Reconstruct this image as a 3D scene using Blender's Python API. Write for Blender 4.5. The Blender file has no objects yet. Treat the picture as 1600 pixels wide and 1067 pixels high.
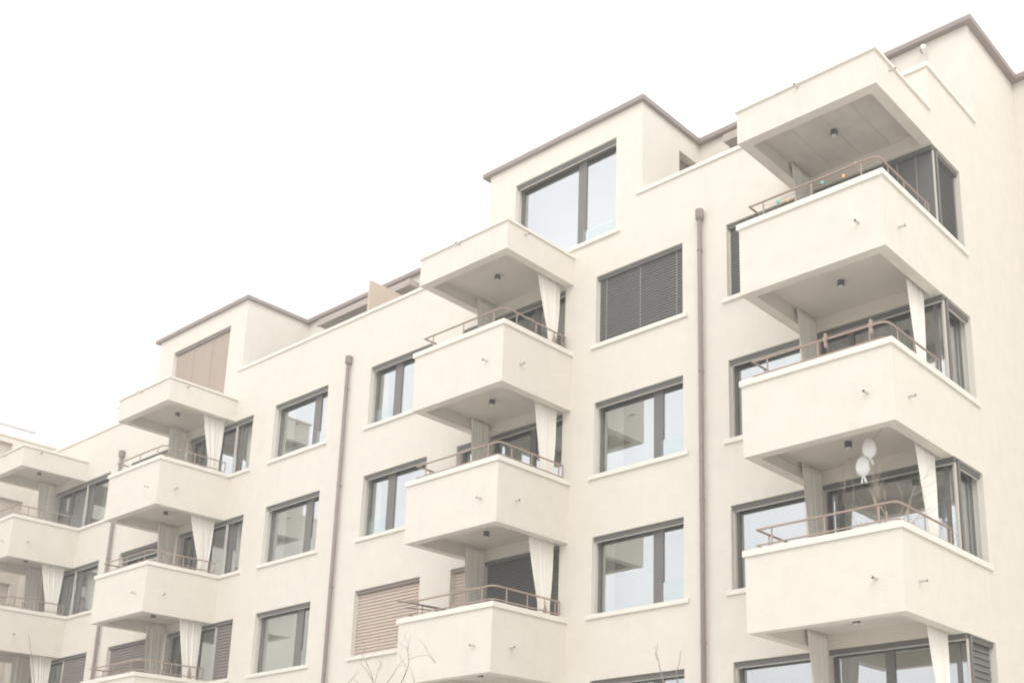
import bpy, bmesh, math, random
from mathutils import Vector, Matrix
R = math.radians
S = bpy.context.scene
C = S.collection

# ------------------------------------------------------------------ camera
cam_d = bpy.data.cameras.new("camera")
cam = bpy.data.objects.new("camera", cam_d); C.objects.link(cam)
cam_d.sensor_width = 36.0
cam_d.lens = 1828.67 / 1600 * 36
cam_d.shift_x = -(1037.22 - 800) / 1600
cam_d.shift_y = (852.74 - 533.5) / 1600
cam_d.clip_end = 2000
cam.location = (7.273, -16.92, 1.6)
cam.rotation_euler = (math.pi / 2 + 0.273, 0, 0.663)
S.camera = cam

# ------------------------------------------------------------------ sky, sun, exposure
SUN_EL, SUN_AZ = R(42), R(136)          # azimuth clockwise from +Y
W = bpy.data.worlds.new("World"); S.world = W; W.use_nodes = True
nt = W.node_tree; nt.nodes.clear()
sky = nt.nodes.new("ShaderNodeTexSky"); sky.sky_type = 'NISHITA'; sky.sun_disc = False
sky.sun_elevation = SUN_EL; sky.sun_rotation = SUN_AZ
sky.air_density = 1.6; sky.dust_density = 7.0; sky.ozone_density = 1.0
hs = nt.nodes.new("ShaderNodeHueSaturation"); hs.inputs["Saturation"].default_value = 0.12
bg = nt.nodes.new("ShaderNodeBackground"); bg.inputs[1].default_value = 0.12
ow = nt.nodes.new("ShaderNodeOutputWorld")
cm = nt.nodes.new("ShaderNodeMixRGB"); cm.inputs[0].default_value = 0.88; cm.inputs[2].default_value = (9.6, 9.5, 9.5, 1)   # even cloud layer
nt.links.new(sky.outputs[0], hs.inputs["Color"]); nt.links.new(hs.outputs[0], cm.inputs[1]); nt.links.new(cm.outputs[0], bg.inputs[0]); nt.links.new(bg.outputs[0], ow.inputs[0])
sl = bpy.data.lights.new("sun", 'SUN'); sl.energy = 0.5; sl.angle = R(25); sl.color = (1.0, 0.97, 0.93)
so = bpy.data.objects.new("sun", sl); C.objects.link(so)
dirv = Vector((math.sin(SUN_AZ) * math.cos(SUN_EL), math.cos(SUN_AZ) * math.cos(SUN_EL), math.sin(SUN_EL)))
so.rotation_euler = (-dirv).to_track_quat('-Z', 'Y').to_euler()
so.location = dirv * 60
S.view_settings.view_transform = 'Standard'; S.view_settings.look = 'None'
S.view_settings.exposure = 0.73; S.view_settings.gamma = 1.0; S.view_settings.use_curve_mapping = False
S.cycles.max_bounces = 8; S.cycles.transparent_max_bounces = 12
S.cycles.filter_width = 2.0

# ------------------------------------------------------------------ materials
def mat(name, col, rough=0.8, metal=0.0, noise=0.0, nscale=6.0, bump=0.0, bscale=60.0, spec=0.3, streak=0.0):
    m = bpy.data.materials.new(name); m.use_nodes = True
    n = m.node_tree; b = n.nodes["Principled BSDF"]
    b.inputs["Base Color"].default_value = (*col, 1); b.inputs["Roughness"].default_value = rough
    b.inputs["Metallic"].default_value = metal; b.inputs["Specular IOR Level"].default_value = spec
    geo = n.nodes.new("ShaderNodeNewGeometry")
    last = None
    if noise:
        t = n.nodes.new("ShaderNodeTexNoise"); t.inputs["Scale"].default_value = nscale; t.inputs["Detail"].default_value = 8
        t.inputs["Roughness"].default_value = 0.65
        n.links.new(geo.outputs["Position"], t.inputs["Vector"])
        mr = n.nodes.new("ShaderNodeMapRange"); mr.inputs[1].default_value = 0.3; mr.inputs[2].default_value = 0.7
        mr.inputs[3].default_value = 1 - noise; mr.inputs[4].default_value = 1 + noise
        n.links.new(t.outputs[0], mr.inputs[0])
        last = mr.outputs[0]
        if streak:
            mp = n.nodes.new("ShaderNodeMapping"); mp.inputs["Scale"].default_value = (5.5, 5.5, 0.55)
            n.links.new(geo.outputs["Position"], mp.inputs[0])
            t2 = n.nodes.new("ShaderNodeTexNoise"); t2.inputs["Scale"].default_value = 1.3; t2.inputs["Detail"].default_value = 6
            n.links.new(mp.outputs[0], t2.inputs["Vector"])
            m2 = n.nodes.new("ShaderNodeMapRange"); m2.inputs[1].default_value = 0.5; m2.inputs[2].default_value = 0.8
            m2.inputs[3].default_value = 1; m2.inputs[4].default_value = 1 - streak
            n.links.new(t2.outputs[0], m2.inputs[0])
            mu = n.nodes.new("ShaderNodeMath"); mu.operation = 'MULTIPLY'
            n.links.new(last, mu.inputs[0]); n.links.new(m2.outputs[0], mu.inputs[1]); last = mu.outputs[0]
        mx = n.nodes.new("ShaderNodeVectorMath"); mx.operation = 'SCALE'
        mx.inputs[0].default_value = col
        n.links.new(last, mx.inputs["Scale"]); n.links.new(mx.outputs[0], b.inputs["Base Color"])
    if bump:
        t = n.nodes.new("ShaderNodeTexNoise"); t.inputs["Scale"].default_value = bscale; t.inputs["Detail"].default_value = 5
        n.links.new(geo.outputs["Position"], t.inputs["Vector"])
        bp = n.nodes.new("ShaderNodeBump"); bp.inputs["Strength"].default_value = bump; bp.inputs["Distance"].default_value = 0.01
        n.links.new(t.outputs[0], bp.inputs["Height"]); n.links.new(bp.outputs[0], b.inputs["Normal"])
    return m

M = dict(
    stucco=mat("cream_render", (0.72, 0.679, 0.603), 0.95, noise=0.035, nscale=2.6, bump=0.6, bscale=36, spec=0.1, streak=0.03),
    soffit=mat("painted_soffit", (0.72, 0.665, 0.60), 0.95, noise=0.03, nscale=2.5, bump=0.2, bscale=40, spec=0.1),
    concrete=mat("board_concrete", (0.64, 0.595, 0.54), 0.9, noise=0.12, nscale=1.8, bump=0.3, bscale=25, spec=0.1),
    coping=mat("pale_stone_coping", (0.775, 0.745, 0.675), 0.8, noise=0.03, nscale=9, bump=0.1, bscale=50, spec=0.2),
    fascia=mat("brown_metal_fascia", (0.32, 0.27, 0.25), 0.6, noise=0.05, nscale=3, spec=0.3),
    gutter=mat("pale_zinc_edge", (0.58, 0.545, 0.525), 0.5, noise=0.05, nscale=3, spec=0.4),
    pipe=mat("copper_brown_pipe", (0.275, 0.222, 0.205), 0.55, noise=0.07, nscale=7, spec=0.3),
    frame=mat("dark_window_frame", (0.18, 0.169, 0.160), 0.6, noise=0.03, nscale=10, spec=0.3),
    guide=mat("pale_blind_rail", (0.60, 0.57, 0.52), 0.5, spec=0.4),
    rail=mat("taupe_railing_paint", (0.36, 0.275, 0.225), 0.5, noise=0.05, nscale=12, spec=0.4),
    dblind=mat("grey_blind_slats", (0.16, 0.156, 0.148), 0.6, noise=0.04, nscale=5, spec=0.2),
    bblind=mat("brown_blind_slats", (0.25, 0.22, 0.20), 0.6, noise=0.04, nscale=5, spec=0.2),
    tblind=mat("tan_blind_slats", (0.54, 0.45, 0.38), 0.7, noise=0.04, nscale=5, spec=0.2),
    cloth=mat("cream_canvas", (0.83, 0.80, 0.735), 0.95, noise=0.015, nscale=3, spec=0.05),
    netting=mat("pale_indoor_curtain", (0.66, 0.68, 0.62), 0.9, noise=0.05, nscale=6, spec=0.1),
    room=mat("room_wall", (0.74, 0.73, 0.70), 0.95, noise=0.05, nscale=1, spec=0.1),
    lamp=mat("dark_lamp_housing", (0.10, 0.10, 0.10), 0.5),
    lens=mat("frosted_lamp_lens", (0.7, 0.68, 0.64), 0.4),
    tan=mat("tan_screen_panel", (0.56, 0.46, 0.37), 0.8, noise=0.04, nscale=4),
    awning=mat("taupe_awning_box", (0.42, 0.37, 0.33), 0.7, noise=0.04, nscale=5),
    white=mat("white_plastic", (0.97, 0.97, 0.98), 0.5, noise=0.02, nscale=8),
    dark=mat("dark_fabric", (0.12, 0.11, 0.10), 0.9, noise=0.08, nscale=15),
    bark=mat("grey_bark", (0.26, 0.23, 0.19), 0.95, noise=0.15, nscale=20),
    palebark=mat("pale_bark", (0.56, 0.47, 0.38), 0.9, noise=0.15, nscale=25),
    terra=mat("clay_pot", (0.36, 0.22, 0.15), 0.85, noise=0.08, nscale=10),
    soil=mat("soil", (0.08, 0.06, 0.045), 1.0, noise=0.2, nscale=20),
    aqua=mat("turquoise_lantern", (0.18, 0.62, 0.52), 0.5),
    orange=mat("amber_lantern", (0.80, 0.50, 0.22), 0.5),
    pink=mat("pink_lantern", (0.85, 0.60, 0.55), 0.5),
    ground=mat("pale_paving", (0.56, 0.545, 0.52), 0.95, noise=0.12, nscale=0.8, bump=0.2, bscale=8),
    roofing=mat("roof_gravel", (0.45, 0.43, 0.40), 0.95, noise=0.15, nscale=9),
    joint=mat("dark_concrete_joint", (0.61, 0.57, 0.52), 0.95, noise=0.1, nscale=5),
    pblind=mat("pale_beige_blind", (0.62, 0.56, 0.50), 0.8, noise=0.03, nscale=5),
    cord=mat("grey_blind_cord", (0.36, 0.35, 0.33), 0.7),
    tile=mat("balcony_floor", (0.42, 0.38, 0.34), 0.8, noise=0.08, nscale=4),
)

def glass_mat(name, base_r, tint):
    m = bpy.data.materials.new(name); m.use_nodes = True
    n = m.node_tree; n.nodes.clear()
    out = n.nodes.new("ShaderNodeOutputMaterial")
    tr = n.nodes.new("ShaderNodeBsdfTransparent"); tr.inputs[0].default_value = (*tint, 1)
    gl = n.nodes.new("ShaderNodeBsdfGlossy"); gl.inputs["Roughness"].default_value = 0.012
    gl.inputs[0].default_value = (0.93, 0.96, 1.0, 1)
    lw = n.nodes.new("ShaderNodeLayerWeight"); lw.inputs[0].default_value = 0.5
    fr = n.nodes.new("ShaderNodeMath"); fr.operation = 'POWER'; fr.inputs[1].default_value = 4.0
    n.links.new(lw.outputs["Facing"], fr.inputs[0])
    t = n.nodes.new("ShaderNodeTexNoise"); t.inputs["Scale"].default_value = 0.9
    g = n.nodes.new("ShaderNodeNewGeometry")
    n.links.new(g.outputs["Position"], t.inputs["Vector"])
    bp = n.nodes.new("ShaderNodeBump"); bp.inputs["Strength"].default_value = 0.08; bp.inputs["Distance"].default_value = 0.02
    n.links.new(t.outputs[0], bp.inputs["Height"]); n.links.new(bp.outputs[0], gl.inputs["Normal"])
    mr = n.nodes.new("ShaderNodeMapRange"); mr.inputs[3].default_value = base_r; mr.inputs[4].default_value = 1.0
    mx = n.nodes.new("ShaderNodeMixShader")
    n.links.new(fr.outputs[0], mr.inputs[0]); n.links.new(mr.outputs[0], mx.inputs[0])
    n.links.new(tr.outputs[0], mx.inputs[1]); n.links.new(gl.outputs[0], mx.inputs[2]); n.links.new(mx.outputs[0], out.inputs[0])
    return m
M['glass'] = glass_mat("window_glass", 0.37, (0.90, 0.92, 0.90))
M['guard'] = glass_mat("guard_glass", 0.04, (0.97, 0.99, 0.985))

# ------------------------------------------------------------------ helpers
class MB:
    def __init__(s): s.bm = bmesh.new()
    def box(s, x0, x1, y0, y1, z0, z1):
        v = [s.bm.verts.new(p) for p in ((x0,y0,z0),(x1,y0,z0),(x1,y1,z0),(x0,y1,z0),(x0,y0,z1),(x1,y0,z1),(x1,y1,z1),(x0,y1,z1))]
        for f in ((0,3,2,1),(4,5,6,7),(0,1,5,4),(1,2,6,5),(2,3,7,6),(3,0,4,7)): s.bm.faces.new([v[i] for i in f])
        return s
    def quad(s, *pts):
        s.bm.faces.new([s.bm.verts.new(p) for p in pts]); return s
    def tube(s, pts, r, n=8, r2=None, cap=True):
        pts = [Vector(p) for p in pts]; rings = []
        up = None
        for i, p in enumerate(pts):
            a = (pts[i] - pts[i-1]).normalized() if i else (pts[1] - pts[0]).normalized()
            b = (pts[i+1] - pts[i]).normalized() if i < len(pts)-1 else a
            d = (a + b).normalized() if (a + b).length > 1e-6 else a
            if up is None:
                up = Vector((0,0,1)) if abs(d.z) < 0.9 else Vector((1,0,0))
            u = d.cross(up).normalized(); w = u.cross(d).normalized(); up = w
            k = 1 / max(0.5, d.dot(a))
            rr = r if r2 is None else r + (r2 - r) * i / (len(pts) - 1)
            rings.append([s.bm.verts.new(p + (u * math.cos(t) * k + w * math.sin(t)) * rr) for t in [2*math.pi*j/n for j in range(n)]])
        for A, B in zip(rings, rings[1:]):
            for j in range(n): s.bm.faces.new((A[j], A[(j+1) % n], B[(j+1) % n], B[j]))
        if cap:
            s.bm.faces.new(rings[0][::-1]); s.bm.faces.new(rings[-1])
        return s
    def lathe(s, c, prof, n=20):
        rings = [[s.bm.verts.new((c[0] + r*math.cos(2*math.pi*j/n), c[1] + r*math.sin(2*math.pi*j/n), c[2] + z)) for j in range(n)] for r, z in prof]
        for A, B in zip(rings, rings[1:]):
            for j in range(n): s.bm.faces.new((A[j], A[(j+1) % n], B[(j+1) % n], B[j]))
        s.bm.faces.new(rings[0][::-1]); s.bm.faces.new(rings[-1])
        return s
    def prism(s, axis, outline, holes, cuts_extra, d0, d1):
        """wall slab with openings. axis 'y': a=x, thickness along y; axis 'x': a=y, thickness along x.
        outline, holes: lists of (a0,a1,z0,z1). d0 = outer face, d1 = inner face."""
        rs = outline + holes
        A = sorted({round(v, 4) for r in rs for v in r[:2]}); Z = sorted({round(v, 4) for r in rs for v in r[2:]})
        ins = lambda a, z, L: any(r[0] < a < r[1] and r[2] < z < r[3] for r in L)
        P = (lambda a, d, z: (a, d, z)) if axis == 'y' else (lambda a, d, z: (d, a, z))
        sol = {}
        for i in range(len(A)-1):
            for j in range(len(Z)-1):
                a, z = (A[i]+A[i+1])/2, (Z[j]+Z[j+1])/2
                sol[i, j] = ins(a, z, outline) and not ins(a, z, holes)
        vc = {}
        def V(i, j, d):
            k = (i, j, d)
            if k not in vc: vc[k] = s.bm.verts.new(P(A[i], d, Z[j]))
            return vc[k]
        for (i, j), t in sol.items():
            if not t: continue
            s.bm.faces.new((V(i,j,d0), V(i+1,j,d0), V(i+1,j+1,d0), V(i,j+1,d0)))
            s.bm.faces.new((V(i,j,d1), V(i,j+1,d1), V(i+1,j+1,d1), V(i+1,j,d1)))
            if not sol.get((i-1, j)): s.bm.faces.new((V(i,j,d0), V(i,j+1,d0), V(i,j+1,d1), V(i,j,d1)))
            if not sol.get((i+1, j)): s.bm.faces.new((V(i+1,j,d0), V(i+1,j,d1), V(i+1,j+1,d1), V(i+1,j+1,d0)))
            if not sol.get((i, j-1)): s.bm.faces.new((V(i,j,d0), V(i,j,d1), V(i+1,j,d1), V(i+1,j,d0)))
            if not sol.get((i, j+1)): s.bm.faces.new((V(i,j+1,d0), V(i+1,j+1,d0), V(i+1,j+1,d1), V(i,j+1,d1)))
        return s
    def build(s, name, m, parent=None, smooth=False):
        bmesh.ops.recalc_face_normals(s.bm, faces=s.bm.faces)
        me = bpy.data.meshes.new(name); s.bm.to_mesh(me); s.bm.free()
        me.materials.append(M[m] if isinstance(m, str) else m)
        if smooth:
            for p in me.polygons: p.use_smooth = True
        o = bpy.data.objects.new(name, me); C.objects.link(o)
        if parent is not None:
            o.parent = parent
            off = Vector((0, 0, 0)); q = parent
            while q is not None:
                off += q.location; q = q.parent if q.parent is not None and q.type != 'EMPTY' else None
            o.matrix_parent_inverse = Matrix.Translation(-root_loc(parent))
        return o

def root_loc(p):
    l = Vector((0, 0, 0)); q = p
    while q is not None and q.type != 'EMPTY': q = q.parent
    # meshes carry world coordinates: only a top-level Empty is ever moved, and its children undo that
    return Vector(p.location) if p.type == 'EMPTY' else l

def tag(o, label, cat, group=None, kind=None):
    if label: o['label'] = label
    if cat: o['category'] = cat
    if group: o['group'] = group
    if kind: o['kind'] = kind
    return o
def empty(name, loc, label, cat, group=None):
    o = bpy.data.objects.new(name, None); C.objects.link(o); o.location = loc; o.empty_display_size = 0.3
    return tag(o, label, cat, group)

# ------------------------------------------------------------------ dimensions (metres, read off the photograph)
H = 2.9
ZB = lambda k: 10.992 - H * (4 - k)       # underside of balcony k
ZC = lambda k: 12.223 - H * (4 - k)       # underside of its coping, and of the window sills
ZT = lambda k: 13.908 - H * (4 - k)       # lintels
FL = lambda k: ZB(k) + 0.5                # balcony floor
ZS, ZSC, ZPC, ZR = 13.923, 14.551, 15.458, 17.71
D, CO = 2.026, 0.038
ST = {1: (-2.72, 0.0), 2: (-11.113, -8.428), 3: (-24.023, -21.328), 4: (-32.12, -29.855)}
YP, YQ = 2.086, 4.394
P2, P3 = (-11.214, -6.525), (-26.064, -21.289)
XW = -33.7

# ------------------------------------------------------------------ ground
g = MB(); g.quad((-400,-400,0),(400,-400,0),(400,400,0),(-400,400,0))
tag(g.build("ground", "ground"), None, None, None, "structure")

# ------------------------------------------------------------------ the apartment building
bld = empty("apartment_building", (-16, 0, 0), "long cream apartment block with four stacks of corner balconies and setback top floor", "building")
outline = [(XW, 0, 0, ZPC), (P2[0], P2[1], ZPC, ZR), (P3[0], P3[1], ZPC, ZR)]
holes = []
WIN = dict(A=(-7.768,-5.464), G=(-4.381,-2.80), B=(-15.309,-12.971), Cw=(-19.394,-17.053), Hw=(-26.98,-24.65), Sm=(-11.95,-11.22))
for k in (1, 2, 3, 4):
    for a0, a1 in WIN.values(): holes.append((a0, a1, ZC(k)+0.10, ZT(k)))
    holes.append((-2.47, -0.30, FL(k), ZT(k))); holes.append((-0.30, 0.01, ZC(k)+0.10, ZT(k)))
    holes.append((-10.9, -8.66, FL(k), ZT(k)))
    holes.append((-23.70, ST[3][1]-0.0, FL(k), ZT(k))); holes.append((ST[3][1], -20.418, ZC(k)+0.10, ZT(k)))
    holes.append((-31.93, ST[4][1], FL(k), ZT(k))); holes.append((ST[4][1], -28.235, ZC(k)+0.10, ZT(k)))
PW2, PW3 = (-10.338,-7.255,14.86,17.136), (-25.18,-22.096,14.86,17.136)
holes += [PW2, PW3]
w = MB(); w.prism('y', outline, holes, [], 0.0, 0.30)
w.build("wall", "stucco", bld)
# end wall
w = MB(); w.prism('x', [(0.30, YQ, 0, ZPC), (YP+0.30, YQ, ZPC, ZR)], [(0.0, 1.14, ZC(k)+0.10, ZT(k)) for k in (1,2,3,4)], [], 0.0, -0.30)
w.box(-0.30, 0, YP, YP+0.30, ZPC, ZR)
w.build("end_wall", "stucco", bld)
w = MB(); w.prism('y', [(0.0, 9.0, 0, ZR)], [], [], YQ, YQ+0.3)
w.build("rear_wall", "stucco", bld)
# set back top storey
w = MB(); w.prism('y', [(-32.25, P3[0], 14.5, ZR), (P3[1], P2[0], 14.5, ZR), (P2[1], -0.30, 14.5, ZR)], [(-20.2,-16.6,14.6,17.2),(-5.4,-2.2,14.6,17.2)], [], YP, YP+0.3)
for (a, b) in (P2, P3):
    pass
w.build("setback_wall", "stucco", bld)
w = MB()
w.prism('x', [(0.30, YP, 14.6, ZR)], [(1.31, 1.95, 15.0, 17.2)], [], P2[1], P2[1]-0.3)
w.build("bay_side_wall", "stucco", bld)
for a in (P3[1]-0.3, P2[0], P3[0]):
    w = MB(); w.box(a, a+.3, .30, YP, 14.6, ZR); w.build("bay_side_wall", "stucco", bld)
# terrace deck
w = MB(); w.box(XW, -0.3, 0.30, 6, 14.3, 14.6); w.build("terrace_floor", "tile", bld)
# interior: slabs, and added partitions set close behind the glass to brighten the rooms
w = MB()
for k in (1, 2, 3, 4): w.box(XW+.1, -0.31, 0.31, 3, FL(k)-0.3, FL(k)-0.02)
w.box(XW+.1, -.9, .80, .90, 0.1, 14.25)
w.box(-.9, -.8, .80, 4.3, 0.1, 14.25)
for xx in (-4.55,-2.65,-5.2,-8.2,-11.05,-12.2,-16.1,-20.0,-24.2,-27.3,-28.1): w.box(xx-.04, xx+.04, 0.31, .79, 0.1, 14.2)
for a, b in (P2, P3):
    w.box(a+.31, b-.31, 1.0, 1.1, 14.62, ZR-.02)
w.box(-5.6,-2.0, 2.9, 3.0, 14.62, 17.6); w.box(-20.4,-16.4, 2.9, 3.0, 14.62, 17.6)
w.build("room_backing", "room", bld)
# roofs
w = MB()
zt, zb = ZR+0.078, ZR
w.box(-32.45, 0.14, YP-0.14, 9, zb, zt)
w.box(0.14, 9.0, YQ-0.14, 9, zb, zt)
for a, b in (P2, P3): w.box(a-0.2, b+0.09, -0.09, YP-0.14, zb, zt)
rf = w.build("roof", "fascia", bld)
w = MB()
w.box(-32.46, 0.15, YP-0.15, 9, zt, zt+0.04); w.box(.15, 9, YQ-.15, 9, zt, zt+.04)
for a, b in (P2, P3): w.box(a-0.21, b+0.10, -0.10, YP-0.15, zt, zt+0.04)
w.build("roof_edge", "gutter", rf)
# terrace coping
def coping_run(mb, x0, x1, y0, y1, z, h): mb.box(x0, x1, y0, y1, z, z+h)
w = MB()
for a, b in ((XW, P3[0]-.02), (P3[1]-.14, P2[0]-.02), (P2[1]-.14, CO)):
    w.box(a, b, -CO, 0.33, ZPC+.002, ZPC+0.085)
w.box(-0.33, CO, 0.33, YP-0.002, ZPC+.002, ZPC+0.085)
w.build("terrace_coping", "coping", bld)

# ------------------------------------------------------------------ windows
def T(axis, a, d, z): return (a, d, z) if axis == 'y' else (-d, a, z)
def tbox(mb, axis, a0, a1, d0, d1, z0, z1):
    if axis == 'y': mb.box(a0, a1, d0, d1, z0, z1)
    else: mb.box(-d1, -d0, a0, a1, z0, z1)
def slats(name, parent, axis, a0, a1, z0, z1, d, m, pitch=None, cords=()):
    pitch = pitch or (0.075 if m == 'tblind' else (.085 if m == 'bblind' else 0.058)); mb = MB(); n = max(1, int((z1 - z0) / pitch)); p = (z1 - z0) / n
    for i in range(n):
        za = z0 + i * p; zb_ = za + p
        # a tilted slat, drawn as a thin closed lath
        tl = .009 if m == 'bblind' else .003
        q = [T(axis, a0, d-0.010-tl, za), T(axis, a1, d-0.010-tl, za), T(axis, a1, d+0.008, zb_-.004), T(axis, a0, d+0.008, zb_-.004)]
        r = [T(axis, a0, d+0.002, za), T(axis, a1, d+0.002, za), T(axis, a1, d+0.015, zb_-.004), T(axis, a0, d+0.015, zb_-.004)]
        v = [mb.bm.verts.new(x) for x in q + r]
        for f in ((0,1,2,3),(7,6,5,4),(0,4,5,1),(1,5,6,2),(2,6,7,3),(3,7,4,0)): mb.bm.faces.new([v[j] for j in f])
        mb.quad(T(axis, a0, d+.024, za-.01), T(axis, a1, d+.024, za-.01), T(axis, a1, d+.024, zb_+.01), T(axis, a0, d+.024, zb_+.01)) if i == -1 else None
    tbox(mb, axis, a0, a1, d+.03, d+.036, z0, z1)
    o = mb.build(name, m, parent)
    if cords:
        for a in cords:
            c = MB(); tbox(c, axis, a-.008, a+.008, d-.022, d-.014, z0, z1); c.build("blind_cord", "cord", parent)
    return o
def folds(mb, axis, a0, a1, d, z0, z1, n=6, amp=0.025):
    N = n * 8
    for i in range(N):
        aa, ab = a0 + (a1-a0)*i/N, a0 + (a1-a0)*(i+1)/N
        da, db = d + amp*math.sin(2*math.pi*n*i/N), d + amp*math.sin(2*math.pi*n*(i+1)/N)
        mb.quad(T(axis,aa,da,z0), T(axis,ab,db,z0), T(axis,ab,db,z1), T(axis,aa,da,z1))
    return mb
def window(axis, a0, a1, z0, z1, mull=(), blind=None, sill=True, guard=None, curtains=(), label=None, blind_z0=None,
           rails=True, cords=(), sill_to=None, name="window", depth=0.20, lift=0.0, cassette=True, pitch=None):
    f = MB(); fw = 0.06; d0, d1 = depth, depth + 0.07
    top = z1
    tbox(f, axis, a0, a0+fw, d0, d1, z0, top); tbox(f, axis, a1-fw, a1, d0, d1, z0, top)
    tbox(f, axis, a0+fw, a1-fw, d0, d1, z0, z0+0.05); tbox(f, axis, a0+fw, a1-fw, d0, d1, top-0.06, top)
    for m0, m1 in mull:
        tbox(f, axis, m0, m1, d0-0.012, d1, z0+0.05, top-0.06)
    if guard:
        # the opening sash has its own deeper frame
        g0, g1 = guard
        tbox(f, axis, g0, g0+.04, d0-.012, d0+.012, z0+.45, top-.06)
    fo = f.build(name, "frame", bld)
    if label: fo['label'] = label
    p = MB()
    tbox(p, axis, a0+fw, a1-fw, d0+0.012, d0+0.017, z0+0.05, top-0.06)
    p.build("pane", "glass", fo)
    if sill:
        s_ = MB(); so0, so1 = a0-0.10, a1+0.13
        if sill_to is not None: so0, so1 = sill_to
        if axis == 'y':
            s_.box(so0, so1, -CO-0.012, 0.0, z0-0.10, z0-.012); s_.box(max(so0,a0+.001), min(so1,a1-.001), 0.0, depth, z0-0.05, z0-0.006)
        else:
            s_.box(0.0, CO+.012, so0, so1, z0-0.10, z0-.012)
        s_.build("sill", "coping", fo)
    if cassette:
        c = MB(); tbox(c, axis, a0+.01, a1-.01, 0.05, 0.13, top-0.085, top-0.002)
        c.build("cassette_and_shade", "bblind" if blind == "tblind" else "dblind", fo)  # over tan blinds the brown stands in for shade under the lintel
    if rails:
        for r0 in (a0+.002, a1-.03):
            c = MB(); tbox(c, axis, r0, r0+.028, 0.09, 0.12, z0, top-.09); c.build("blind_rail", "guide", fo)
        if blind is None or blind_z0 is not None:
            c = MB(); tbox(c, axis, a0+.031, a1-.031, 0.075, 0.105, (blind_z0 or top-.085)-.022, (blind_z0 or top-.085)-.002)
            c.build("bottom_bar", "guide", fo)
    if blind: slats("blind", fo, axis, a0+.031, a1-.031, (blind_z0 or z0+.01), top-.09, 0.11, blind, cords=cords, pitch=pitch)
    if guard:
        c = MB(); tbox(c, axis, guard[0]+.02, guard[1], d0-.06, d0-.05, z0+.02, z0+.42)
        c.build("guard_panel", "guard", fo)
        c = MB(); tbox(c, axis, guard[0]+.02, guard[1], d0-.065, d0-.045, z0+.42, z0+.428); c.build("guard_bar", "guard", fo)
    if curtains:
        c = MB()
        for c0, c1, n in curtains: folds(c, axis, c0, c1, depth+0.16, z0+.02, top-.03, n)
        c.build("curtain", "netting", fo)
    return fo

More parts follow.
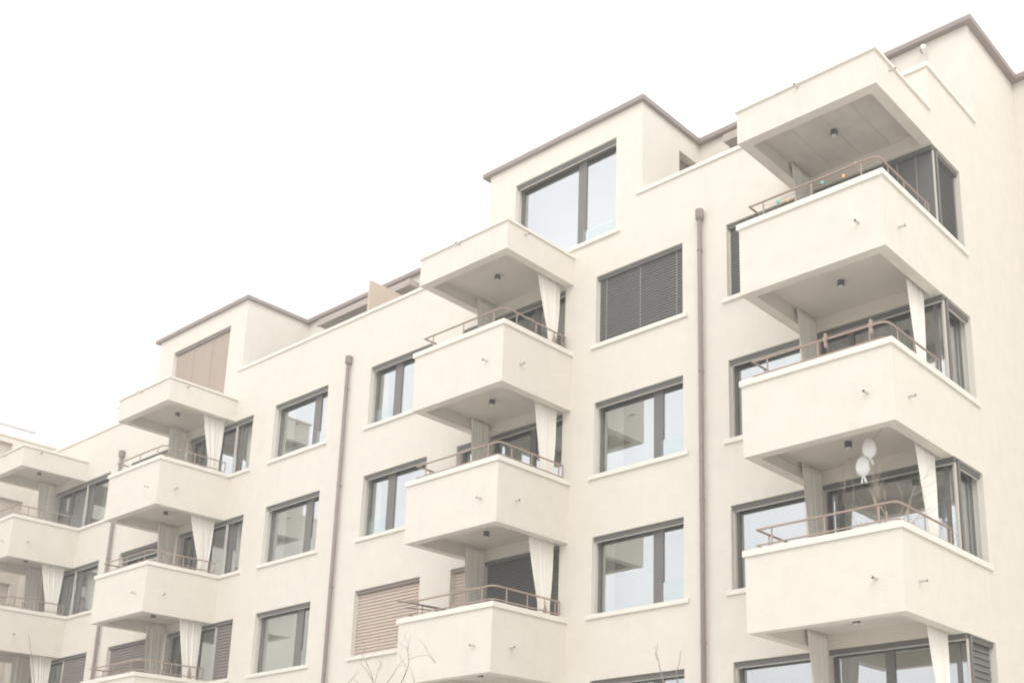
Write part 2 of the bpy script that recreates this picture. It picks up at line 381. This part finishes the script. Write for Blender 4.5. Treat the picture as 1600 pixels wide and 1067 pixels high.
for k in (4, 3, 2, 1):
    z0, z1 = ZC(k)+0.10, ZT(k)
    # A : between the second stack and the first downpipe
    a0, a1 = WIN['A']
    if k == 4: window('y', a0, a1, z0, z1, [(-6.35,-6.15)], blind='dblind', cords=(-7.55,-6.63,-5.68), label="window behind fully lowered grey slatted blind")
    else: window('y', a0, a1, z0, z1, [(-6.34,-6.14)], guard=(-6.14,a1-.05), curtains=[(a0+.08,a0+.5,5)] if k == 3 else [(a0+.08,a0+.3,3)])
    # G : beside the corner stack
    a0, a1 = WIN['G']
    window('y', a0, a1, z0, z1, blind='dblind' if k == 4 else None)
    # B, C
    a0, a1 = WIN['B']
    if k == 2: window('y', a0, a1, z0, z1, [(-14.57,-14.30)], blind='tblind', label="window behind lowered tan slatted blind")
    else: window('y', a0, a1, z0, z1, [(-14.57,-14.30)], guard=(a0+.05,-14.57), curtains=[(a0+.08,a0+.3,3)])
    a0, a1 = WIN['Cw']
    window('y', a0, a1, z0, z1, [(-17.84,-17.60)], guard=(-17.60,a1-.05), curtains=[(a0+.08,a0+.45,4)] if k > 2 else [(a0+.08,-17.9,10)])
    a0, a1 = WIN['Hw']
    window('y', a0, a1, z0, z1, [(-26.2,-26.05)], blind='bblind' if k == 2 else ('dblind' if k == 3 else None), blind_z0=(z1-.28 if k == 3 else None))
    a0, a1 = WIN['Sm']
    window('y', a0, a1, z0, z1, blind='tblind' if k == 2 else None, label="narrow window behind tan slatted blind" if k == 2 else None)
    # glazed doors behind the balconies
    zf = FL(k)
    if k == 4:
        window('y', -2.47, -0.02, zf, z1, [(-1.75,-1.65),(-0.85,-0.78)], sill=False, name="balcony_door", blind='dblind', cords=(-.72,-.36), pitch=9)
    elif k == 3:
        window('y', -2.47, -0.02, zf, z1, [(-1.9,-1.8)], sill=False, name="balcony_door", curtains=[(-1.7,-.8,9)])
    elif k == 2:
        window('y', -2.47, -0.02, zf, z1, [(-2.25,-2.17)], sill=False, name="balcony_door")
    else:
        window('y', -2.47, -0.02, zf, z1, [(-1.50,-1.34)], sill=False, name="balcony_door")
    # stack two
    window('y', -10.9, -8.66, zf, z1, [(-9.78,-9.62)], sill=False, name="balcony_door", blind='dblind' if k == 2 else None, curtains=[(-9.3,-8.9,4)] if k == 4 else ())
    # stack three: door and the part that runs on past the balcony
    xr = ST[3][1]
    window('y', -23.70, xr-.02, zf, z1, [(-23.3,-23.2),(-22.3,-22.2)], sill=False, name="balcony_door", curtains=[(-23.15,-22.8,4)])
    window('y', xr+.001, -20.418, z0, z1, [(xr+.06,xr+.16)], blind='bblind' if k == 2 else None, sill_to=(xr+CO+.005, -20.418+.12), curtains=[(-20.95,-20.5,4)] if k != 2 else ())
    xr = ST[4][1]
    window('y', -31.93, xr-.02, zf, z1, [(-31.1,-30.95)], sill=False, name="balcony_door", curtains=[(-30.9,-30.0,8)] if k == 4 else [(-30.9,-30.2,7)])
    window('y', xr+.001, -28.235, z0, z1, [(xr+.1,xr+.25)], blind='bblind' if k == 2 else None, sill_to=(xr+CO+.005, -28.235+.12), curtains=[(-29.3,-28.4,6)] if k != 2 else ())
    # corner window on the end wall
    bl = 'dblind' if k in (4, 1) else None
    window('x', 0.19, 1.14, z0, z1, [(0.38,0.46)], blind=bl, sill=False, curtains=[(.5,.95,5)] if k in (3, 2) else (), rails=(k not in (4,1)), pitch=(.10 if k == 1 else None))
fo = window('y', *PW2, [(-8.52,-8.32)], guard=(-8.32,-7.31), label="wide attic window reflecting the pale sky")
fo = window('y', *PW3, [(-24.1,-24.04),(-23.1,-23.04)], blind='tblind', cords=(-24.15,-23.12), label="attic window behind lowered tan blind")
# attic side window and the terrace doors
window('x', 1.31, 1.95, 15.0, 17.2, sill=False, cassette=False, rails=False, name="window") if False else None
sw = MB(); sw.box(P2[1]-.27, P2[1]-.2, 1.31, 1.95, 15.0, 17.2); sw.build("side_window", "bblind", bld)
for a0, a1 in ((-20.2,-16.6), (-5.4,-2.2)):
    f = MB()
    for m0 in (a0, (a0+a1)/2-.04, a1-.08): f.box(m0, m0+.08, YP+.14, YP+.2, 14.6, 17.2)
    f.box(a0+.08, a1-.08, YP+.15, YP+.19, 17.12, 17.2); f.box(a0+.08, a1-.08, YP+.15, YP+.19, 14.6, 14.68)
    fo = f.build("terrace_door", "frame", bld)
    p = MB(); p.box(a0+.08, a1-.08, YP+.165, YP+.17, 14.68, 17.12); p.build("pane", "glass", fo)

# ------------------------------------------------------------------ balconies
def ring_boxes(mb, s, z0, z1, yback=0.0):
    x0, x1 = ST[s]
    mb.box(x0, x1, -D, -D+0.2, z0, z1)
    mb.box(x0, x0+0.2, -D+0.2, yback, z0, z1); mb.box(x1-0.2, x1, -D+0.2, yback, z0, z1)
def spout(parent, p, dirn, ln=0.12):
    mb = MB(); q = Vector(p); d = Vector(dirn)
    mb.tube([q - d*0.02, q + d*ln + Vector((0,0,-.012))], 0.023, 12)
    o = mb.build("drain_spout", "guide", parent, smooth=False)
    m2 = MB(); m2.tube([q + d*(ln-.01) + Vector((0,0,-.012)), q + d*(ln+.003) + Vector((0,0,-.012))], 0.0205, 12); m2.build("spout_mouth_shade", "lamp", parent)  # dark disc paints the shade inside the closed pipe end
    return o
def ceiling_lamp(parent, x, y, z):
    mb = MB(); mb.lathe((x, y, z-0.11), [(0.055,0),(0.06,0.01),(0.06,0.10),(0.045,0.112)], 16)
    mb.build("ceiling_lamp", "lamp", parent)
    mb = MB(); mb.lathe((x, y, z-0.125), [(0.03,0),(0.045,0.008),(0.048,0.016)], 16); mb.build("lamp_lens", "lens", parent)
def arc(cx, cy, r, z, a0, a1, n=5): return [(cx + r*math.cos(R(a0+(a1-a0)*i/n)), cy + r*math.sin(R(a0+(a1-a0)*i/n)), z) for i in range(n+1)]
def railing(parent, s, k):
    x0, x1 = ST[s]; xa, xb = x0+0.16, x1-0.10; yf = -D+0.10; zc = ZC(k)
    yb = -0.10
    mb = MB()
    for z, r in ((zc+0.445, 0.019), (zc+0.185, 0.014)):
        pts = [(xa, yb, z), (xa, yf, z)] + arc(xb-.12, yf+.12, .12, z, -90, 0) + [(xb, yb, z)]
        mb.tube(pts, r, 8)
    n = 3
    xs = [xa+0.28, xa + 0.28 + (xb-xa-0.55)*0.5, xb-0.30]
    for x in xs: mb.box(x-.013, x+.013, yf-.006, yf+.006, zc+.10, zc+.43)
    for y in (yf+.35, (yf+yb)/2, yb-.12): mb.box(xb-.006, xb+.006, y-.013, y+.013, zc+.10, zc+.43)
    for y in (yf+.35, yb-.12): mb.box(xa-.006, xa+.006, y-.013, y+.013, zc+.10, zc+.43)
    mb.tube([(xb, yb, zc+.445), (xb, yb, zc+.185)], .016, 8)
    return mb.build("railing", "rail", parent)
def coping_u(s, z, h, w_in=0.24, right_y=0.0):
    x0, x1 = ST[s]; mb = MB()
    mb.box(x0-CO, x1+CO, -D-CO, -D+w_in, z, z+h)
    mb.box(x0-CO, x0+w_in, -D+w_in, -0.001, z, z+h)
    mb.box(x1-w_in, x1+CO, -D+w_in, -0.001, z, z+h)
    if right_y > 0: mb.box(x1-.28, x1+CO, -0.001, right_y, z, z+h)
    return mb
stack_names = {1: "corner stack", 2: "second stack", 3: "third stack", 4: "last stack"}
for s in (1, 2, 3, 4):
    x0, x1 = ST[s]
    for k in (4, 3, 2):
        mb = MB(); ring_boxes(mb, s, ZB(k), ZC(k)); par = mb.build("balcony", "stucco", bld)
        c = MB(); c.box(x0+.2, x1-.2, -D+.2, 0.0, ZB(k)+.27, ZB(k)+.49); c.build("balcony_ceiling", "soffit", par)
        c = MB(); c.box(x0+.2, x1-.2, -D+.2, 0.0, ZB(k)+.49, FL(k)); c.build("balcony_floor", "tile", par)
        c = MB(); 
        cp = coping_u(s, ZC(k), 0.10, right_y=(1.23 if s == 1 else 0)); cp.build("coping", "coping", par)
        railing(par, s, k)
        spout(par, (x1-0.44, -D, ZB(k)+.54), (0,-1,0)); spout(par, (x1, -D+.49, ZB(k)+.53), (1,0,0))
        ceiling_lamp(par, (x0+x1)/2, -1.0, ZB(k)+.27)
    mb = MB(); ring_boxes(mb, s, ZS, ZSC); par = mb.build("balcony_roof", "stucco", bld)
    c = MB(); c.box(x0+.2, x1-.2, -D+.2, 0.0, ZS+.27, ZSC-.05); c.build("balcony_ceiling", "concrete" if s == 1 else "soffit", par)
    if s == 1:
        c = MB()
        for xx in (-1.95, -1.35, -.78): c.box(xx-.014, xx+.014, -D+.21, -.01, ZS+.262, ZS+.2695)
        c.build("ceiling_joint", "joint", par)
    coping_u(s, ZSC, 0.05).build("coping", "coping", par)
    c = MB()
    spout(par, ((x0+x1)/2-.1, -D, ZSC-.04), (0,-1,0)); spout(par, (x1, -D+.5, ZSC-.10), (1,0,0))
    ceiling_lamp(par, (x0+x1)/2, -1.0, ZS+.27)
# ceilings of the recess above the first-floor glazing run straight into the lintel

# ------------------------------------------------------------------ downpipes
for x in (-4.966, -16.155, -27.514):
    mb = MB(); mb.tube([(x, -.09, 0), (x, -.09, 14.22)], .048, 16, cap=True)
    dp = mb.build("downpipe", "pipe", bld, smooth=True)
    mb = MB(); mb.lathe((x, -.09, 14.17), [(0.05,0),(0.085,0.05),(0.085,0.24),(0.07,0.25)], 16); mb.build("hopper", "pipe", dp)
    mb = MB()
    for z in (13.5, 10.9, 8.3, 5.6, 2.9):
        mb.lathe((x, -.09, z), [(0.055,0),(0.055,0.035)], 16); mb.box(x-.01, x+.01, -.045, 0, z+.005, z+.03)
    mb.build("bracket", "pipe", dp)

# ------------------------------------------------------------------ terrace things
for a0, a1 in ((-20.35,-16.2), (-5.62,-1.6)):
    mb = MB(); mb.box(a0, a1, 1.74, YP-.01, 17.26, 17.44); mb.box(a0+.05, a1-.05, 1.68, 1.735, 17.2, 17.3)
    aw = mb.build("awning_box", "awning", bld)
    mb = MB(); mb.tube([(a0+.1, 1.70, 17.25), (a1-.1, 1.70, 17.25)], .02, 8); mb.build("awning_bar", "guide", aw)
mb = MB(); mb.box(-16.56, -16.5, 0.66, 2.02, 14.6, 17.03)
tag(mb.build("privacy_screen", "tan"), "tan privacy screen standing across the roof terrace between two attic bays", "screen")
mb = MB(); mb.lathe((-.863, 1.93, 17.47), [(0.015,0),(0.05,0.02),(0.06,0.05),(0.05,0.08),(0.02,0.10)], 18)
fl = mb.build("floodlight", "white", bld, smooth=True)
mb = MB(); mb.tube([(-.95, 2.08, 17.5), (-.95, 1.98, 17.5), (-.9, 1.95, 17.53)], .012, 8); mb.build("arm", "pipe", fl)
mb = MB(); mb.tube([(-.86, 2.07, 17.45), (-.86, 2.07, 16.6)], .008, 6); mb.build("cable", "guide", fl)

# ------------------------------------------------------------------ canvas curtains on the balconies
order = {4: "top", 3: "second", 2: "third", 1: "fourth"}
def balcony_curtain(s, k, side, rnd):
    x0, x1 = ST[s]
    zt_ = (ZS if k == 4 else ZB(k+1)) + 0.262
    zf = FL(k) + .03 if k > 1 else FL(1) + .03
    zr = ZC(k) + .42
    if side == 'r': X = x1 - .27; top = (-.92, -.12); tie = (-.48, -.21); bot = (-.56, -.17)
    else: X = x0 + .27; top = (-.60, -.03); tie = (-.44, -.03); bot = (-.46, -.03)
    if s == 1 and side == 'l': top = (-.66, .0); tie = (-.38, -.01); bot = (-.40, -.02)
    if s == 3 and side == 'r': top = (-.92, -.14)
    if side == 'r':
        q_ = (rnd * 2.37) % 1.0; tie = (tie[0] - .16*q_, tie[1]); top = (top[0] + .10*((rnd*1.91) % 1), top[1] - .05*q_)
    else:
        q_ = (rnd * 3.11) % 1.0; tie = (tie[0] - .10*q_, tie[1])
    zr += .18*((rnd*5.3) % 1) - .1
    rows, cols = 22, 80; mb = MB(); nf = (4 if side == 'r' else 3) + int(rnd*10) % 2
    V = []
    for i in range(rows+1):
        z = zt_ + (zf - zt_) * i / rows
        if z > zr:
            t = (zt_ - z) / (zt_ - zr); e = t**1.5
            a = (top[0] + (tie[0]-top[0])*(0.55*t+0.45*e), top[1] + (tie[1]-top[1])*t**3)
        else:
            t = (zr - z) / (zr - zf); e = math.sin(t*math.pi/2)
            a = (tie[0] + (bot[0]-tie[0])*e, tie[1] + (bot[1]-tie[1])*e)
        width = a[1]-a[0]; amp = (0.015 + 0.008*(1 - width/0.8)) * (.4 if side == 'l' and s < 3 else 1)
        row = []
        for j in range(cols+1):
            u = j/cols; ph = 2*math.pi*nf*u + rnd*1.7
            u2 = u + .055*math.sin(2*math.pi*u*1.6 + rnd*4) + .03*math.sin(2*math.pi*u*3.1 + rnd*9); ph = 2*math.pi*nf*u2 + rnd*1.7
            y = a[0] + width*u
            x = X + amp*(.55+.45*math.sin(u*9+rnd*7))*math.sin(ph + .35*math.sin(2.2*z+rnd+u*4)) + 0.004*math.sin(ph*2.3+rnd)
            row.append(mb.bm.verts.new((x, y, z)))
        V.append(row)
    for i in range(rows):
        for j in range(cols): mb.bm.faces.new((V[i][j], V[i][j+1], V[i+1][j+1], V[i+1][j]))
    wher = "beside the window wall" if side == 'r' else "at the far wall corner"
    lab = "cream curtain %s, %s balcony down, %s from building corner" % ("at near end" if side == 'r' else "at far end", order[k], stack_names[s])
    e = empty("balcony_curtain", (X, (top[0]+top[1])/2, zf), lab, "curtain", "canvas curtains tied back on the balconies")
    o = mb.build("cloth", "cloth", e, smooth=True)
    sd = o.modifiers.new("thick", 'SOLIDIFY'); sd.thickness = 0.004
    return o
cl = {1: dict(l=(4,3,2,1), r=(3,2,1)), 2: dict(l=(4,3,2), r=(4,3,2)), 3: dict(l=(4,3,2), r=(4,3,2)), 4: dict(l=(4,3,2), r=(3,2))}
q = 0
for s, dd in cl.items():
    for side, ks in dd.items():
        for k in ks:
            q += 1; balcony_curtain(s, k, side, q*.73)

# ------------------------------------------------------------------ small things on the balconies
rng = random.Random(4)
# two white balloons below the ceiling
def balloon(x, y, z, lab):
    e = empty("balloon", (x, y, z-.30), lab, "balloon", "white balloons hung below a balcony ceiling")
    mb = MB(); prof = [(0.012,-.165),(0.05,-.155),(0.085,-.125),(0.108,-.07),(0.114,-.02),(0.106,0.04),(0.082,0.10),(0.05,0.142),(0.022,0.160),(0.006,0.166)]
    mb.lathe((x, y, z), prof, 24); mb.build("envelope", "white", e, smooth=True)
    mb = MB()
    for dx, dy, ln in ((-.015,0,.12),(.012,.012,.10),(.03,-.01,.13)):
        mb.tube([(x+dx*.3, y+dy, z-.16), (x+dx*1.5, y+dy, z-.16-ln*.5), (x+dx*2, y+dy, z-.16-ln)], .010, 6, r2=.014)
    mb.build("tassel", "white", e)
    mb = MB(); mb.tube([(x, y, z+.16), (x, y, 8.36)], .002, 5); mb.build("string", "guide", e)
balloon(-.88, -1.2, 8.08, "upper white balloon hanging below the ceiling of the third highest corner balcony")
balloon(-.99, -1.24, 7.79, "lower white balloon hanging below the ceiling of the third highest corner balcony")
# string lights round the same ceiling
def string_lights(name, pts, lab, bulbs, group=None, mats=('lens',), r=.013, drop=.03):
    e = empty(name, (pts[0][0], pts[0][1], pts[0][2]-.3), lab, "string lights", group)
    mb = MB(); mb.tube(pts, .004, 5); mb.build("cable", "rail", e)
    for i, p in enumerate(bulbs):
        b = MB(); b.lathe((p[0], p[1], p[2]-drop-r*2), [(r*.3,0),(r*.85,r*.5),(r,r),(r*.8,r*1.6),(r*.35,r*2.1)], 12); b.build("bulb", mats[i % len(mats)], e, smooth=True)
zc_ = ZB(3)+.262
pts = []; bl = []
path = [(-2.45,-1.75), (-2.42,-.3), (-1.7,-.35), (-1.1,-.9), (-.25,-1.7)]
for i in range(len(path)-1):
    for j in range(8):
        t = j/8; x = path[i][0]*(1-t)+path[i+1][0]*t; y = path[i][1]*(1-t)+path[i+1][1]*t
        p = (x, y, zc_-.03-.10*math.sin(math.pi*t)); pts.append(p)
        if j % 2 == 0: bl.append(p)
string_lights("string_lights", pts, "clear bulb string draped under the ceiling beside the white balloons", bl)
pts = [(-2.35+.22*i, -D+.17, ZC(4)+.42-.05*math.sin(i*1.3)**2) for i in range(11)]
bl = [(-2.0,-D+.12,12.60),(-1.8,-D+.12,12.55),(-1.13,-D+.12,12.62),(-.73,-D+.12,12.58),(-.5,-D+.12,12.71)]
string_lights("lantern_string", pts, "string of turquoise, amber and pink lanterns on the highest corner balcony railing", bl, mats=('aqua','orange','aqua','orange','pink'), r=.032, drop=.0)
# clips on the railing below
for x in (-1.17, -.36):
    mb = MB(); mb.box(x-.035, x+.035, -D+.055, -D+.075, 9.73, 9.80); mb.box(x-.012, x+.012, -D+.05, -D+.12, 9.62, 9.86)
    tag(mb.build("railing_clip", "rail"), "small clip on the second highest corner balcony railing, %s" % ("nearer the building corner" if x > -.8 else "farther from the building corner"), "clip", "clips on the corner balcony railing")

# bare branching shapes
def grow(mb, p, d, ln, r, depth, rng, spread=0.5, up=0.12, bend=0.12, kids=(2,3), seg=5):
    pts = [Vector(p)]; d = Vector(d).normalized()
    for i in range(seg):
        d = (d + Vector((rng.uniform(-bend,bend), rng.uniform(-bend,bend), rng.uniform(-bend,bend)+up*.2))).normalized()
        pts.append(pts[-1] + d*ln/seg)
    mb.tube(pts, r, 6 if depth > 1 else 5, r2=max(r*.45, .0018))
    if depth <= 0: return
    for i in range(rng.randint(*kids)):
        j = rng.randint(2, seg); a = rng.uniform(0, 2*math.pi)
        side = Vector((math.cos(a), math.sin(a), 0)); nd = (d + side*spread*rng.uniform(.6,1.3) + Vector((0,0,up))).normalized()
        grow(mb, pts[j], nd, ln*rng.uniform(.5,.8), max(r*.55*(1.1-j/seg*.35), .002), depth-1, rng, spread, up, bend, kids, seg)
def bare_tree(loc, lab, seed, h, stems, r, depth=3, spread=.5, m="bark", ln=None):
    rng = random.Random(seed)
    e = empty("bare_tree", loc, lab, "tree", "leafless young trees in front of the facade")
    mb = MB(); b = Vector(loc); top = b + Vector((0,0,h))
    mb.tube([b, b+Vector((.02,.01,h*.5)), top], r*1.6, 10, r2=r); mb.build("trunk", m, e, smooth=True)
    mb = MB()
    for d in stems: grow(mb, top - Vector((0,0,.02)), d, (ln or 1.1), r*.75, depth, rng, spread)
    mb.build("crown", m, e, smooth=True)
def limb_tree(loc, lab, h, limbs, r, seed, kid):
    """a young tree: trunk, then limbs given as (radius, points) with a few side shoots each"""
    rr_ = random.Random(seed)
    e = empty("bare_tree", loc, lab, "tree", "leafless young trees in front of the facade")
    b = Vector(loc); top = b + Vector((0,0,h)); mb = MB()
    mb.tube([b, b+Vector((.03,.02,h*.5)), top], r*1.7, 10, r2=r); mb.build("trunk", "bark", e, smooth=True)
    mb = MB()
    for r0, join, pts in limbs:
        p = [Vector(q) for q in pts]
        for i in range(1, len(p)): p[i].y += rr_.uniform(-.03, .03)
        if join: p = [top - Vector((0,0,.03)), top.lerp(p[0], .5) + Vector((0,0,.06))] + p
        q = []
        for a, c in zip(p, p[1:]): q += [a, a.lerp(c, .5) + Vector((rr_.uniform(-.008,.008), 0, rr_.uniform(-.008,.008)))]
        q.append(p[-1]); mb.tube(q, r0, 7, r2=.0022)
        for _ in range(kid):
            j = rr_.randint(len(q)//2, len(q)-1); a = rr_.uniform(0, 6.28)
            grow(mb, q[j], (math.cos(a)*.8, math.sin(a)*.8, .9), rr_.uniform(.14,.34), .0028, 1, rr_, .6, .05, .08, (0,1), 4)
    mb.build("crown", "bark", e, smooth=True)
limb_tree((-7.7,-5,0), "thin leafless tree in front of the tan slatted window", 3.5, [
 (.013,1,[(-7.93,-5,4.3),(-7.967,-5,4.554),(-8.067,-5,4.741),(-8.183,-5,4.91),(-8.225,-5,5.0)]),
 (.006,0,[(-8.0,-5,4.6),(-8.188,-5,4.806),(-8.402,-5,4.955)]),
 (.005,0,[(-7.95,-5,4.55),(-7.857,-5,4.74),(-7.801,-5,4.817)]),
 (.009,1,[(-7.68,-5,4.3),(-7.613,-5,4.519),(-7.517,-5,4.664),(-7.358,-5,4.791),(-7.2,-5,4.754)]),
 (.012,1,[(-7.45,-5,4.3),(-7.33,-5,4.492),(-7.186,-5,4.6),(-7.112,-5,4.795),(-7.161,-5,5.005),(-7.137,-5,5.26)]),
 (.008,1,[(-7.1,-5,4.25),(-7.006,-5,4.461),(-7.032,-5,4.584),(-7.107,-5,4.744)]),
 (.004,0,[(-7.147,-5,4.85),(-6.937,-5,4.888),(-6.696,-5,4.881),(-6.507,-5,4.73)]),
 (.004,0,[(-7.158,-5,4.974),(-7.26,-5,5.078),(-7.373,-5,5.122)]),
 (.006,1,[(-8.15,-5,4.3),(-8.362,-5,4.592),(-8.54,-5,4.704),(-8.7,-5,4.6)])], .024, 3, 2)
limb_tree((-.4,-7,0), "bare twigs rising in front of the lowest window beside the downpipe", 2.7, [
 (.014,1,[(-.44,-7,3.3),(-.481,-7,3.581),(-.526,-7,3.704),(-.561,-7,3.849),(-.624,-7,4.012)]),
 (.005,0,[(-.56,-7,3.85),(-.57,-7,3.906),(-.544,-7,4.031)]),
 (.012,1,[(-.31,-7,3.3),(-.299,-7,3.563),(-.289,-7,3.68),(-.263,-7,3.795),(-.219,-7,3.916)])], .02, 5, 0)
bare_tree((-19.8,-5,0), "single slender bare shoot in front of the last balcony stack", 9, 5.0, [(-.10,0,1)], .014, 0, .2, ln=1.9)
# potted tree on the third highest corner balcony
fz = FL(2)
e = empty("potted_tree", (-.72,-1.2,fz), "leafless pale potted tree on the corner balcony under the white balloons", "potted tree")
mb = MB(); mb.lathe((-.72,-1.2,fz), [(0.13,0),(0.16,.10),(0.20,.34),(0.215,.36),(0.20,.37)], 24); mb.build("pot", "terra", e)
mb = MB(); mb.lathe((-.72,-1.2,fz+.365), [(0.19,0),(0.12,.02)], 20); mb.build("soil", "soil", e)
mb = MB(); rr = random.Random(21)
for d, off in (((-.42,.1,1),(-.07,0)), ((.05,-.15,1),(0,-.03)), ((.45,.05,1),(.06,.02)), ((-.12,.3,1),(.03,.05))):
    grow(mb, (-.72+off[0],-1.2+off[1],fz+.37), (d[0]*.9, d[1]*.9, d[2]), .92, .012, 3, rr, .62, .05, .06, (2,3))
mb.build("branches", "palebark", e, smooth=True)

# folded parasols
def parasol(x, y, zf, h, lab):
    e = empty("folded_parasol", (x, y, zf), lab, "parasol", "folded parasols on the balconies")
    mb = MB(); mb.lathe((x, y, zf), [(0.17,0),(0.17,.05),(0.05,.07)], 20); mb.build("base", "lamp", e)
    mb = MB(); mb.tube([(x,y,zf+.05),(x,y,zf+h)], .014, 10); mb.build("pole", "rail", e)
    mb = MB(); n = 24; prof = [(.03,h-.75),(.055,h-.6),(.06,h-.4),(.045,h-.2),(.015,h-.03)]
    rings = [[mb.bm.verts.new((x + r*(1+.25*math.cos(6*a))*math.cos(a), y + r*(1+.25*math.cos(6*a))*math.sin(a), zf+z)) for a in [2*math.pi*j/n for j in range(n)]] for r, z in prof]
    for A_, B_ in zip(rings, rings[1:]):
        for j in range(n): mb.bm.faces.new((A_[j],A_[(j+1)%n],B_[(j+1)%n],B_[j]))
    mb.bm.faces.new(rings[0][::-1]); mb.bm.faces.new(rings[-1]); mb.build("canopy", "rail", e, smooth=True)
parasol(-8.70, -.30, FL(4), 1.32, "folded parasol, top balcony, second stack from the building corner")
parasol(-8.70, -.36, FL(2), 1.20, "folded parasol, third balcony down, second stack from the building corner")
parasol(-21.62, -.40, FL(2), 1.25, "folded parasol, third balcony down, third stack from the building corner")
# clothes airer on the second stack
z = ZC(2)+.30
e = empty("clothes_airer", (-10.2,-1.75,FL(2)), "slim clothes airer leaning over the railing in front of tan blinds", "clothes airer")
mb = MB()
mb.tube([(-11.05,-2.15,z+.15),(-10.5,-1.9,z+.03),(-9.9,-1.55,z-.12)], .012, 8); mb.tube([(-10.95,-2.02,z+.02),(-10.4,-1.75,z-.06),(-9.85,-1.4,z-.18)], .012, 8)
mb.build("arm", "lamp", e)
mb = MB()
for t in (0, 1):
    mb.tube([(-9.9+.05*t,-1.55+.15*t,z-.13-.05*t),(-9.9+.05*t,-1.55+.15*t,FL(2))], .012, 8)
mb.build("leg", "lamp", e)
# a chair on the last stack
def chair(x, y, zf, rz, lab):
    e = empty("garden_chair", (x, y, zf), lab, "chair", "garden chairs on the last stack")
    c, s_ = math.cos(rz), math.sin(rz); Q = lambda a, b, z_: (x + a*c - b*s_, y + a*s_ + b*c, zf + z_)
    mb = MB(); mb.tube([Q(-.22,.2,.0),Q(-.22,.22,.45),Q(-.22,.28,1.12),Q(-.16,.29,1.16),Q(.16,.29,1.16),Q(.22,.28,1.12),Q(.22,.22,.45),Q(.22,.2,0)], .014, 8)
    for a in (.75,.95): mb.tube([Q(-.22,.25,a),Q(.22,.25,a)], .010, 6)
    mb.build("backrest", "rail", e)
    mb = MB(); v = [mb.bm.verts.new(Q(a,b,z_)) for z_ in (.43,.455) for a,b in ((-.22,-.22),(.22,-.22),(.22,.22),(-.22,.22))]
    for f in ((0,3,2,1),(4,5,6,7),(0,1,5,4),(1,2,6,5),(2,3,7,6),(3,0,4,7)): mb.bm.faces.new([v[i] for i in f])
    mb.build("seat", "rail", e)
    for a in (-.2,.2):
        mb = MB(); mb.tube([Q(a,-.2,.43),Q(a,-.21,0)], .014, 8); mb.build("leg", "rail", e)
chair(-30.35, -.85, FL(3), 2.6, "dark tubular garden chair on the second highest balcony of the last stack")

# ------------------------------------------------------------------ side wing beyond the last stack
wg = empty("apartment_building", (-40, -6, 0), "pale side wing with tan blinds seen past the last balcony stack", "building")
hs_ = [(-3.2,-0.25,ZC(k)-.7,ZT(k)) for k in (1,2,3,4)] + [(-2.6,-.87,14.9,15.86)]
mb = MB(); mb.prism('x', [(-15, 1.4, 0, 16.06)], hs_, [], XW, XW-.3); mb.build("wall", "stucco", wg)
mb = MB(); mb.box(XW-9, XW-.3, -15, -14.7, 0, 16.06); mb.box(XW-9, XW-.3, 1.1, 1.4, 0, 16.06); mb.build("end_wall", "stucco", wg)
mb = MB(); mb.box(XW-.33, XW+CO, -15.05, 1.4, 16.062, 16.15); mb.build("coping", "coping", wg)
mb = MB(); mb.box(XW-9, XW-.3, -14.7, 1.1, 15.2, 15.4); mb.build("roof", "roofing", wg)
for a0, a1, z0, z1 in hs_:
    f = MB(); f.box(XW-.27, XW-.2, a0, a0+.06, z0, z1); f.box(XW-.27, XW-.2, a1-.06, a1, z0, z1); f.box(XW-.27, XW-.2, a0+.06, a1-.06, z0, z0+.06); f.box(XW-.27, XW-.2, a0+.06, a1-.06, z1-.06, z1)
    fo = f.build("window", "frame", wg)
    b = MB(); n = int((z1-z0)/.075)
    for i in range(n):
        za = z0 + (z1-z0)*i/n; b.box(XW-.15, XW-.13, a0+.01, a1-.01, za, za+(z1-z0)/n-.012)
    b.box(XW-.16, XW-.151, a0+.01, a1-.01, z0, z1); b.build("blind", "pblind", fo)
mb = MB()
mb.box(-36.06, -35.98, -1.0, .75, 17.25, 17.31)
mb.box(-36.03,-36.0,-1.0,.95,17.32,17.335); mb.box(-36.12,-36.09,-.9,-.87,15.4,17.25); mb.box(-36.12,-36.09,.6,.63,15.4,17.25)
mb.build("roof_louvre", "gutter", wg)
mb = MB()
for z_ in (17.45, 17.8): mb.tube([(-36.2,-6,z_),(-36.2,2.6,z_)], .012, 6)
for i in range(8): mb.tube([(-36.2,-6+i*1.22,15.4),(-36.2,-6+i*1.22,17.8)], .012, 6)
mb.build("roof_railing", "guide", wg)

# ------------------------------------------------------------------ the pale air: far things fade a little
hm = bpy.data.materials.new("pale_air"); hm.use_nodes = True
hn = hm.node_tree; hn.nodes.clear()
ho = hn.nodes.new("ShaderNodeOutputMaterial"); pv = hn.nodes.new("ShaderNodeVolumePrincipled")
pv.inputs["Color"].default_value = (0.99, 0.98, 0.96, 1); pv.inputs["Density"].default_value = 0.0048; pv.inputs["Anisotropy"].default_value = 0.0
hn.links.new(pv.outputs[0], ho.inputs["Volume"])
M['haze'] = hm
hz = MB(); hz.box(-410, 410, -410, 410, -1.0, 19.0)
tag(hz.build("haze", "haze"), None, None, None, "stuff")
